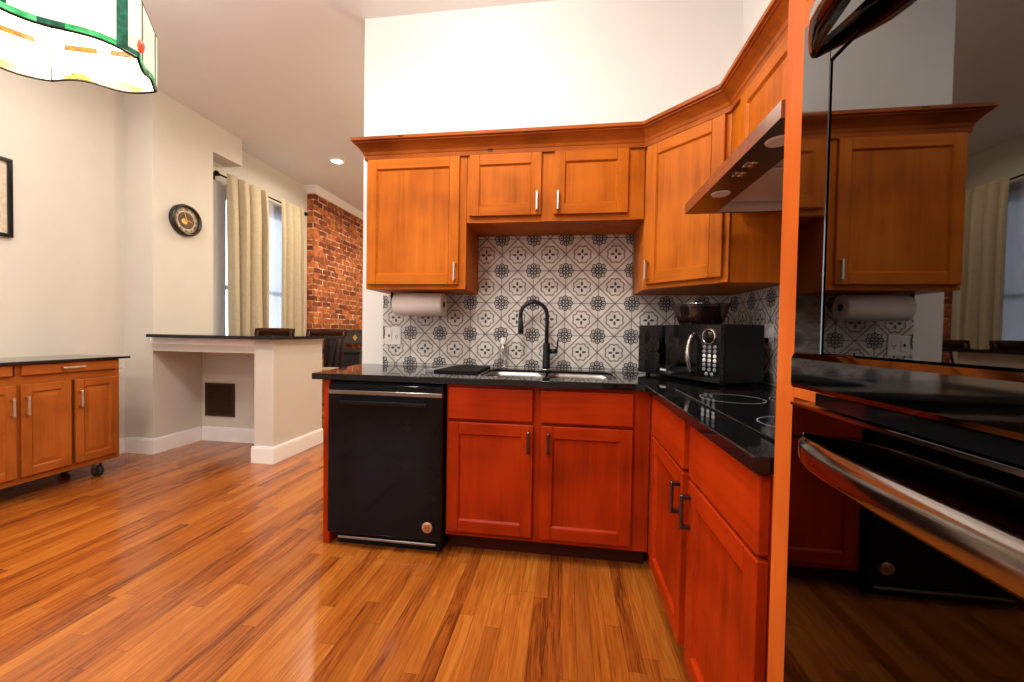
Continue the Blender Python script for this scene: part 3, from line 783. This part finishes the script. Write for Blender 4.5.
o = MB().prism([(-3.535, 2.86), (-2.345, 2.86), (-2.345, 3.90), (-3.592, 3.90), (-3.592, 2.985)], 1.0355, 1.062, 'granite').obj('countertop'); tag(o, 'black stone top lying on the beige breakfast bar', 'countertop')
r = thing('vent_grille', 'square dark bronze vent grille on the back wall of the bar niche', 'vent', (-3.388, 3.4338, .412))
b = MB(); h = .165
for q in ((-h, h, -h, -h + .022), (-h, h, h - .022, h)): b.box(q[0], q[1], -.012, 0, q[2], q[3], 'grille_metal', .002)
for q in ((-h, -h + .022), (h - .022, h)): b.box(q[0], q[1], -.012, 0, -h + .022, h - .022, 'grille_metal', .002)
b.obj('frame', r)
b = MB(); b.box(-h + .02, h - .02, -.002, -.0005, -h + .02, h - .02, 'black_matte')
for k in range(15):
    q = -h + .03 + k * .0188; b.box(-h + .02, h - .02, -.008, -.003, q, q + .006, 'grille_metal'); b.box(q, q + .006, -.0095, -.003, -h + .02, h - .02, 'grille_metal')
b.obj('grid', r)

# ------------------------------------------------------------------ rolling cart; front faces +x
r = thing('kitchen_cart', 'orange wood rolling kitchen cart with black top against the left wall', 'cart', (-3.40, .80, 0), math.pi / 2)
# local x -> world +y, local -y -> world +x
CL = 1.755
carcass(r, 0, CL, .0, .42, .118, .877, 'cart', stiles=((0, .035), (.56, .60), (1.182, 1.212), (CL - .03, CL)), rails=((.118, .155), (.745, .80), (.867, .877)))
B(-.06, CL + .055, -.035, .455, .8775, .894, 'granite', .003, 2).obj('top', r)
for x0, x1 in ((.03, .57), (.60, 1.165), (1.205, 1.735)):
    d = slab('drawer', r, x0, x1, .803, .869, -.0005, 'cart', .016); pull(d, (x0 + x1) / 2 - .012, .836, -.0165, .125, False)
for x0, x1, hx in ((.03, .30, .27), (.305, .575, .335), (.605, .885, .86), (.905, 1.178, 1.155), (1.200, 1.452, 1.222), (1.475, 1.735, 1.497)):
    d = shaker('door', r, x0, x1, .160, .745, -.0005, 'cart', .018, .05, True); pull(d, hx, .61, -.0185, .12)
for x in (.10, CL - .10):
    for y in (.06, .36):
        c = MB(); c.tube([(x - .014, y + .0, .040), (x + .014, y, .040)], .0395, 'rubber', 20)
        c = c.obj('caster', r)
        MB().box(x - .024, x - .018, y - .015, y + .015, .03, .105, 'chrome').box(x + .018, x + .024, y - .015, y + .015, .03, .105, 'chrome').box(x - .03, x + .03, y - .03, y + .03, .105, .1178, 'chrome').tube([(x - .025, y, .04), (x + .025, y, .04)], .008, 'chrome', 10).obj('fork', c)
MB().tube([(CL + .055, .03, .80), (CL + .055, .39, .80)], .008, 'white_plastic').tube([(CL + .0, .05, .80), (CL + .055, .05, .80)], .007, 'white_plastic').tube([(CL + .0, .37, .80), (CL + .055, .37, .80)], .007, 'white_plastic').obj('towel_bar', r)

# ------------------------------------------------------------------ picture and clock on the left
r = thing('picture_frame', 'black-framed print hanging on the left wall above the cart', 'picture', (XW, 1.97, 2.005), math.pi / 2)
hw, hh = .285, .272; b = MB()
for q in ((-hw, hw, -hh, -hh + .024), (-hw, hw, hh - .024, hh)): b.box(q[0], q[1], -.028, -.001, q[2], q[3], 'black_gloss', .002)
for q in ((-hw, -hw + .024), (hw - .024, hw)): b.box(q[0], q[1], -.028, -.001, -hh + .024, hh - .024, 'black_gloss', .002)
b.obj('frame', r)
B(-hw + .02, hw - .02, -.012, -.001, -hh + .02, hh - .02, 'cream').obj('mat', r)
B(-hw + .055, hw - .055, -.0135, -.0122, -hh + .055, hh - .055, 'back_art').obj('print', r)
r = thing('wall_clock', 'round dark antique clock on the beige wall above the breakfast bar', 'clock', (XC, 3.255, 2.132), math.pi / 2)
MB().lathe([(.148, -.002), (.149, -.025), (.143, -.044), (.132, -.050), (.122, -.044), (.118, -.024)], 'clock_rim', (0, 0, 0), 48, 'y').obj('rim', r)
MB().lathe([(.12, -.001), (.12, -.022), (.078, -.023)], 'cream', (0, 0, 0), 40, 'y').obj('numeral_ring', r)
MB().lathe([(.079, -.0232), (.074, -.027), (.06, -.0245), (.0, -.0245)], 'clock_brown', (0, 0, 0), 36, 'y').obj('dial', r)
MB().lathe([(.028, -.025), (.026, -.029), (.018, -.027), (.0, -.027)], 'gold', (-.018, 0, -.014), 24, 'y').obj('gear', r)
def textmesh(name, body, size, mat, parent, loc, rot, ext=.0008):
    cu = bpy.data.curves.new(name, 'FONT'); cu.body = body; cu.size = size; cu.extrude = ext; cu.align_x = 'CENTER'; cu.align_y = 'CENTER'
    tmp = bpy.data.objects.new(name, cu); COL.objects.link(tmp)
    dg = bpy.context.evaluated_depsgraph_get(); me = bpy.data.meshes.new_from_object(tmp.evaluated_get(dg))
    bpy.data.objects.remove(tmp); me.materials.clear(); me.materials.append(M[mat])
    o = bpy.data.objects.new(name, me); COL.objects.link(o); o.parent = parent; o.location = loc; o.rotation_euler = rot; return o
for k, t in enumerate(('XII', 'I', 'II', 'III', 'IIII', 'V', 'VI', 'VII', 'VIII', 'IX', 'X', 'XI')):
    a = math.radians(k * 30); textmesh('numeral', t, .030, 'clock_rim', r, (.098 * math.sin(a), -.0235, .098 * math.cos(a)), (math.pi / 2, a, 0))
def hand(name, ang, L, w):
    b = MB(); b.faces([(-w, -.030, -.012), (w, -.030, -.012), (w * .4, -.030, L), (-w * .4, -.030, L), (-w, -.032, -.012), (w, -.032, -.012), (w * .4, -.032, L), (-w * .4, -.032, L)],
        [(0, 1, 2, 3), (7, 6, 5, 4), (0, 4, 5, 1), (1, 5, 6, 2), (2, 6, 7, 3), (3, 7, 4, 0)], 'gold'); return b.obj(name, r, None, (0, math.radians(ang), 0))
hand('hour_hand', 100, .055, .005); hand('minute_hand', -20, .078, .004)

# ------------------------------------------------------------------ curtains
RX, RZ = -3.705, 2.762
r = thing('curtain_rod', 'dark curtain rod with knob finial above the dining window', 'curtain rod', (RX, 3.745, RZ))
MB().tube([(0, -.0, 0), (0, 1.355, 0)], .010, 'black_matte', 10).obj('rod', r)
for y, s in ((0, -1), (1.355, 1)):
    MB().lathe([(.010, 0), (.014, s * .008), (.010, s * .014), (.026, s * .032), (.028, s * .045), (.018, s * .062), (.0, s * .066)], 'black_matte', (0, y, 0), 16, 'y').obj('finial', r)
for y in (.02, 1.335): MB().box(-.094, -.088, y - .012, y + .012, -.04, .03, 'black_matte').tube([(-.09, y, 0), (0, y, 0)], .006, 'black_matte', 8).obj('bracket', r)
def drape(y0, y1, y0b, y1b, waves, amp, z0, z1, m, name, label, seed, x=RX + .044, th=.002):
    rnd = random.Random(seed); n = 220; rings = []; ph = [rnd.uniform(-.5, .5) for _ in range(4)]
    zs = [z1, z1 - .03, z1 - .06, z1 - .15, z1 - .4, z1 - .9, z1 - 1.5, z0 + .25, z0]
    for z in zs:
        t = (z1 - z) / (z1 - z0); row = []
        for k in range(n + 1):
            u = k / n; w = u + .02 * math.sin(7 * u + ph[0]) + .015 * math.sin(13 * u + ph[1])
            a = amp * (.55 + .45 * min(1, t * 8)) * (.75 + .5 * math.sin(5 * u + ph[2] + t) ** 2)
            sg = 2 * abs(math.sin(math.pi * waves * w + ph[3])) ** .5 - 1 if th else math.sin(2 * math.pi * waves * w + ph[3])
            y = (y0 + (y1 - y0) * u) * (1 - t) + (y0b + (y1b - y0b) * u) * t
            row.append((x + .015 + a * sg + .004 * math.sin(3 * t * u * 6), y + .3 * a * math.cos(2 * math.pi * waves * w + ph[3]), z))
        rings.append(row)
    b = MB().loft(rings, m, False); o = b.obj(name)
    if th: s = o.modifiers.new('thickness', 'SOLIDIFY'); s.thickness = th
    return tag(o, label, 'curtain')
drape(3.775, 4.325, 3.82, 4.35, 3.6, .048, .03, 2.785, 'curtain', 'curtain', 'beige curtain panel on the left of the dining window, nearest the clock wall', 3)
drape(4.57, 4.985, 4.56, 5.02, 3.2, .038, .03, 2.785, 'curtain', 'curtain', 'beige curtain panel on the right of the dining window, next to the brick', 5)
drape(3.90, 4.99, 3.90, 4.99, 12, .008, .06, 2.745, 'sheer', 'sheer_curtain', 'white sheer curtain glowing between the two beige panels', 8, x=RX - .065, th=0)

# ------------------------------------------------------------------ dining chairs (counter height), backs towards the dining room
def chair():
    t = thing('bar_chair', 'x', 'chair', (0, 0, 0), 0, 'dark wood chairs at the breakfast bar')
    m = 'dark_wood'; w = .215
    for sx in (-1, 1):
        MB().tube([(sx * w, .02, 0), (sx * w * .96, .03, .64)], [.017, .021], m, 8).obj('leg', t)
        MB().tube([(sx * w, .42, 0), (sx * w * .97, .40, .66), (sx * w * .98, .43, .95), (sx * w, .47, 1.10)], [.017, .021, .018, .016], m, 8).obj('leg', t)
    MB().box(-.235, .235, -.01, .42, .635, .675, m, .012, 2).obj('seat_frame', t)
    MB().box(-.220, .220, .0, .385, .676, .705, 'seat_pad', .012, 3).obj('seat_pad', t)
    rings = []
    for k in range(15):
        x = -.245 + .49 * k / 14; c = .05 * (1 - (x / .245) ** 2); hz = .030 * (1 - .35 * (x / .245) ** 2)
        rings.append([(x, .452 + c, 1.075 - hz), (x, .477 + c, 1.075 - hz), (x, .489 + c, 1.118 + hz * .5), (x, .467 + c, 1.118 + hz * .5)])
    MB().loft(rings, m, True, True, True).obj('top_rail', t)
    for x in (-.12, -.04, .04, .12):
        c = .05 * (1 - (x / .245) ** 2)
        MB().tube([(x, .40, .675), (x, .415 + c * .5, .80), (x, .45 + c * .8, .95), (x, .468 + c, 1.085)], .013, m, 8, flat=(1.0, .55)).obj('slat', t)
    for z, y0, y1 in ((.20, None, None), (.34, None, None)):
        for sx in (-1, 1): MB().tube([(sx * w, .03, z), (sx * w, .41, z)], .010, m, 8).obj('stretcher', t)
    return t
c1 = chair(); c1['label'] = 'dark wood bar chair behind the breakfast bar, in front of the curtains'; c1.location = (-3.325, 3.61, 0)
c2 = copy_tree(c1); c2['label'] = 'dark wood bar chair with visible back slats at the right end of the breakfast bar'; c2.location = (-2.725, 3.68, 0)

# ------------------------------------------------------------------ fireplace surround and chest by the brick
r = thing('fireplace_mantel', 'black mantel with gold diamond inlay against the brick wall', 'mantel', (-3.679, 6.55, 0), math.pi / 2)
b = MB(); m = 'mantel_black'
b.box(-1.08, .75, -.30, -.0, 1.095, 1.13, m, .004).obj('shelf', r)
B(-1.02, .70, -.24, -.0, .90, 1.094, m, .003).obj('frieze', r)
B(-1.02, -.80, -.24, -.0, 0, .899, m, .003).obj('leg', r); B(.48, .70, -.24, 0, 0, .899, m, .003).obj('leg', r)
for x in (-.55, -.0, .5):
    MB().solid([(x, -.2405, .945), (x + .07, -.2405, 1.0), (x, -.2405, 1.055), (x - .07, -.2405, 1.0), (x, -.246, .945), (x + .07, -.246, 1.0), (x, -.246, 1.055), (x - .07, -.246, 1.0)],
        [(0, 1, 2, 3), (7, 6, 5, 4), (0, 4, 5, 1), (1, 5, 6, 2), (2, 6, 7, 3), (3, 7, 4, 0)], 'gold').obj('inlay', r)
r = thing('storage_chest', 'low black chest with metal strip standing below the mantel', 'chest', (-3.05, 5.45, 0), math.pi / 2)
B(0, .95, .0, .36, .05, .78, 'mantel_black', .006).obj('body', r); B(-.02, .97, -.02, .37, .781, .815, 'mantel_black', .006).obj('lid', r)
B(.12, .72, -.006, -.0005, .62, .64, 'steel').obj('metal_strip', r)
for x in (.05, .90): B(x - .03, x + .03, .02, .08, 0, .049, 'mantel_black').obj('foot', r); 

# ------------------------------------------------------------------ ceiling downlights
def downlight(label, loc, group='recessed ceiling lights'):
    t = thing('downlight', label, 'ceiling light', loc, 0, group)
    MB().lathe([(.066, -.004), (.072, -.012), (.088, -.008), (.092, -.0005)], 'trim_white', n=36).obj('trim_ring', t)
    MB().lathe([(.0665, -.006), (.0, -.006)], 'lamp_disc', n=30).obj('diffuser', t)
    return t
first = None
for i, (x, y, wt, lc) in enumerate(LAMPS):
    lab = 'round recessed ceiling light shining in the dining area above the curtains' if i == 6 else 'added unseen round ceiling light for even illumination'
    if first is None: first = downlight(lab, (x, y, CEIL))
    else:
        c = copy_tree(first); c.location = (x, y, CEIL); c['label'] = lab

def globe(label, loc):  # unseen fixture, added to lift the ceiling's brightness
    t = thing('fill_globe', label, 'ceiling light', loc, 0, 'added unseen fill globes')
    MB().lathe([(.07, -.001), (.07, -.02), (.02, -.03), (.012, -.04), (.012, -.165)], 'nickel', n=24, cap0=True).obj('canopy', t)
    MB().lathe([(.03, -.165), (.045, -.168), (.045, -.185), (.03, -.19)], 'nickel', n=24).obj('collar', t)
    g = MB().lathe([(.042, -.187)] + [(.125 * math.sin(math.radians(a)), -.30 + .125 * math.cos(math.radians(a))) for a in range(22, 180, 10)] + [(.0, -.425)], 'globe_glass', n=28).obj('globe', t)
    return t
g0 = globe('added unseen opal globe lifting the ceiling brightness', (FILL_GLOBES[0][0], FILL_GLOBES[0][1], CEIL))
for x, y, wt, lc in FILL_GLOBES[1:]:
    c = copy_tree(g0); c.location = (x, y, CEIL)

# ------------------------------------------------------------------ stained glass pendant
PC, PR, PZ = Vector((-1.489, .883)), .25, 1.90
_N, _F, _J = Vector((.269, .085, 0)), Vector((.153, .228, 0)), Vector((-.116, .143, 0))
HEX = [_N, _F, _J, -_N, -_F, -_J]
r = thing('pendant_lamp', 'hexagonal stained-glass pendant lamp hanging at the upper left', 'lamp', (PC.x, PC.y, PZ))
th0 = 20
def cor(k, rad): return HEX[k % 6] * (rad / PR)
SK = .165
def wave(u):   # scalloped lower edge of one skirt panel, u in 0..1
    return -.011 * math.sin(2 * math.pi * u)
def plate(b, pts, m, nrm, t=.0025):
    n = len(pts); q = [Vector(p) + nrm * t for p in pts] + [Vector(p) - nrm * t for p in pts]
    b.faces(q, [tuple(range(n)), tuple(range(n, 2 * n))[::-1]] + [(i, (i + 1) % n, n + (i + 1) % n, n + i) for i in range(n)], m)
sk = MB(); le = MB(); sl = MB()
for k in range(6):
    A, Bc = cor(k, PR), cor(k + 1, PR); A2, B2 = cor(k, .07), cor(k + 1, .07); dv = Bc - A; nn = Vector((dv.y, -dv.x, 0)).normalized()
    N = 16; low = [A + dv * (i / N) + Vector((0, 0, wave(i / N) - .012)) for i in range(N + 1)]
    # white body as a strip of quads between scallop and top
    for i in range(N):
        u = (i + .5) / N
        z0, z1 = low[i].z, low[i + 1].z; p0, p1 = A + dv * (i / N), A + dv * ((i + 1) / N)
        g = .028 * max(0.0, math.sin(math.pi * min(1, max(0, (u - .08) / .42)))) if u < .5 else .022 * max(0.0, math.sin(math.pi * min(1, max(0, (u - .56) / .36))))
        gm = 'glass_gold'
        zz = lambda p, z: Vector((p.x, p.y, z))
        if g > .004:
            plate(sk, [zz(p0, z0), zz(p1, z1), zz(p1, z1 + g), zz(p0, z0 + g)], gm, nn)
        else: g = 0
        am = .085; on = .10 < u < .90 and not (.46 < u < .54)
        if on:
            plate(sk, [zz(p0, z0 + g), zz(p1, z1 + g), zz(p1, am), zz(p0, am)], 'glass_white', nn)
            plate(sk, [zz(p0, am), zz(p1, am), zz(p1, am + .018), zz(p0, am + .018)], 'glass_amber', nn)
            plate(sk, [zz(p0, am + .018), zz(p1, am + .018), zz(p1, SK), zz(p0, SK)], 'glass_white', nn)
        else: plate(sk, [zz(p0, z0 + g), zz(p1, z1 + g), zz(p1, SK), zz(p0, SK)], 'glass_white', nn)
    le.tube([tuple(q) for q in low], .0035, 'lead', 6); le.tube([tuple(A + Vector((0, 0, low[0].z))), tuple(A + Vector((0, 0, SK)))], .004, 'lead', 6)
    le.tube([tuple(A + Vector((0, 0, SK))), tuple(Bc + Vector((0, 0, SK)))], .005, 'lead', 6)
    le.tube([tuple(A + Vector((0, 0, SK))), tuple(A2 + Vector((0, 0, SK + .17)))], .004, 'lead', 6)
    # sloped crown panel
    z = Vector((0, 0, SK)); zt = Vector((0, 0, SK + .17)); e1 = (dv).normalized(); up = (A2 + zt - A - z); nr = e1.cross(up).normalized()
    mid = .16
    def P(u, v): return (A + z) * (1 - u) * (1 - v) + (Bc + z) * u * (1 - v) + (A2 + zt) * (1 - u) * v + (B2 + zt) * u * v
    for (v0, v1, m_) in ((0, .14, 'glass_green'), (.14, 1, None)):
        for (u0, u1, m2) in ((0, .16, 'glass_dkgreen'), (.16, .84, 'glass_cream'), (.84, 1, 'glass_dkgreen')):
            plate(sl, [P(u0, v0), P(u1, v0), P(u1, v1), P(u0, v1)], m_ or m2, nr)
sk.obj('skirt', r); sl.obj('crown_panel', r); le.obj('leading', r)
# green lower border seen on the outer skirt, red jewels at the corners
b = MB(); j = MB()
for k in (0, 3):
    A = cor(k, PR + .007); d = A.normalized()
    j.lathe([(.0, -.019), (.004, -.017), (.007, -.010), (.0085, .0), (.007, .010), (.004, .017), (.0, .019)], 'glass_red', (A.x, A.y, .022), 16, 'z')
j.obj('jewel', r)
for k in range(6):
    A, Bc = cor(k, PR + .004), cor(k + 1, PR + .004); dv = Bc - A; nn = Vector((dv.y, -dv.x, 0)).normalized(); N = 12
    for i in range(N):
        u0, u1 = i / N, (i + 1) / N
        p = [A + dv * u0 + Vector((0, 0, wave(u0) - .010)), A + dv * u1 + Vector((0, 0, wave(u1) - .010)), A + dv * u1 + Vector((0, 0, wave(u1) + .004)), A + dv * u0 + Vector((0, 0, wave(u0) + .004))]
        plate(b, p, 'glass_green' if i % 6 < 4 else 'glass_dkgreen', nn, .001)
        q = [p[3], p[2], Vector((p[2].x, p[2].y, SK - .006)), Vector((p[3].x, p[3].y, SK - .006))]
        plate(b, q, 'glass_dkgreen' if i in (1, 10) else 'glass_cream', nn, .001)
b.obj('border', r)
MB().lathe([(.072, SK + .165), (.06, SK + .19), (.02, SK + .21), (.012, SK + .24), (.0, SK + .24)], 'bronze', n=24).obj('cap', r)
ch = MB(); ch.tube([(0, 0, SK + .23), (0, 0, CEIL - PZ - .02)], .005, 'bronze', 8); ch.lathe([(.0, CEIL - PZ - .03), (.05, CEIL - PZ - .025), (.06, CEIL - PZ - .0015)], 'bronze', n=24); ch.obj('chain', r)
MB().lathe([(.0, .07), (.022, .078), (.032, .105), (.022, .14), (.014, .17), (.014, .235)], 'lamp_disc', n=20).obj('bulb', r)
pl = bpy.data.lights.new('pendant_bulb_light', 'POINT'); pl.energy = 4; pl.color = (1, .86, .66); pl.shadow_soft_size = .05
po = bpy.data.objects.new('pendant_bulb_light', pl); COL.objects.link(po); po.location = (PC.x, PC.y, PZ + .03)
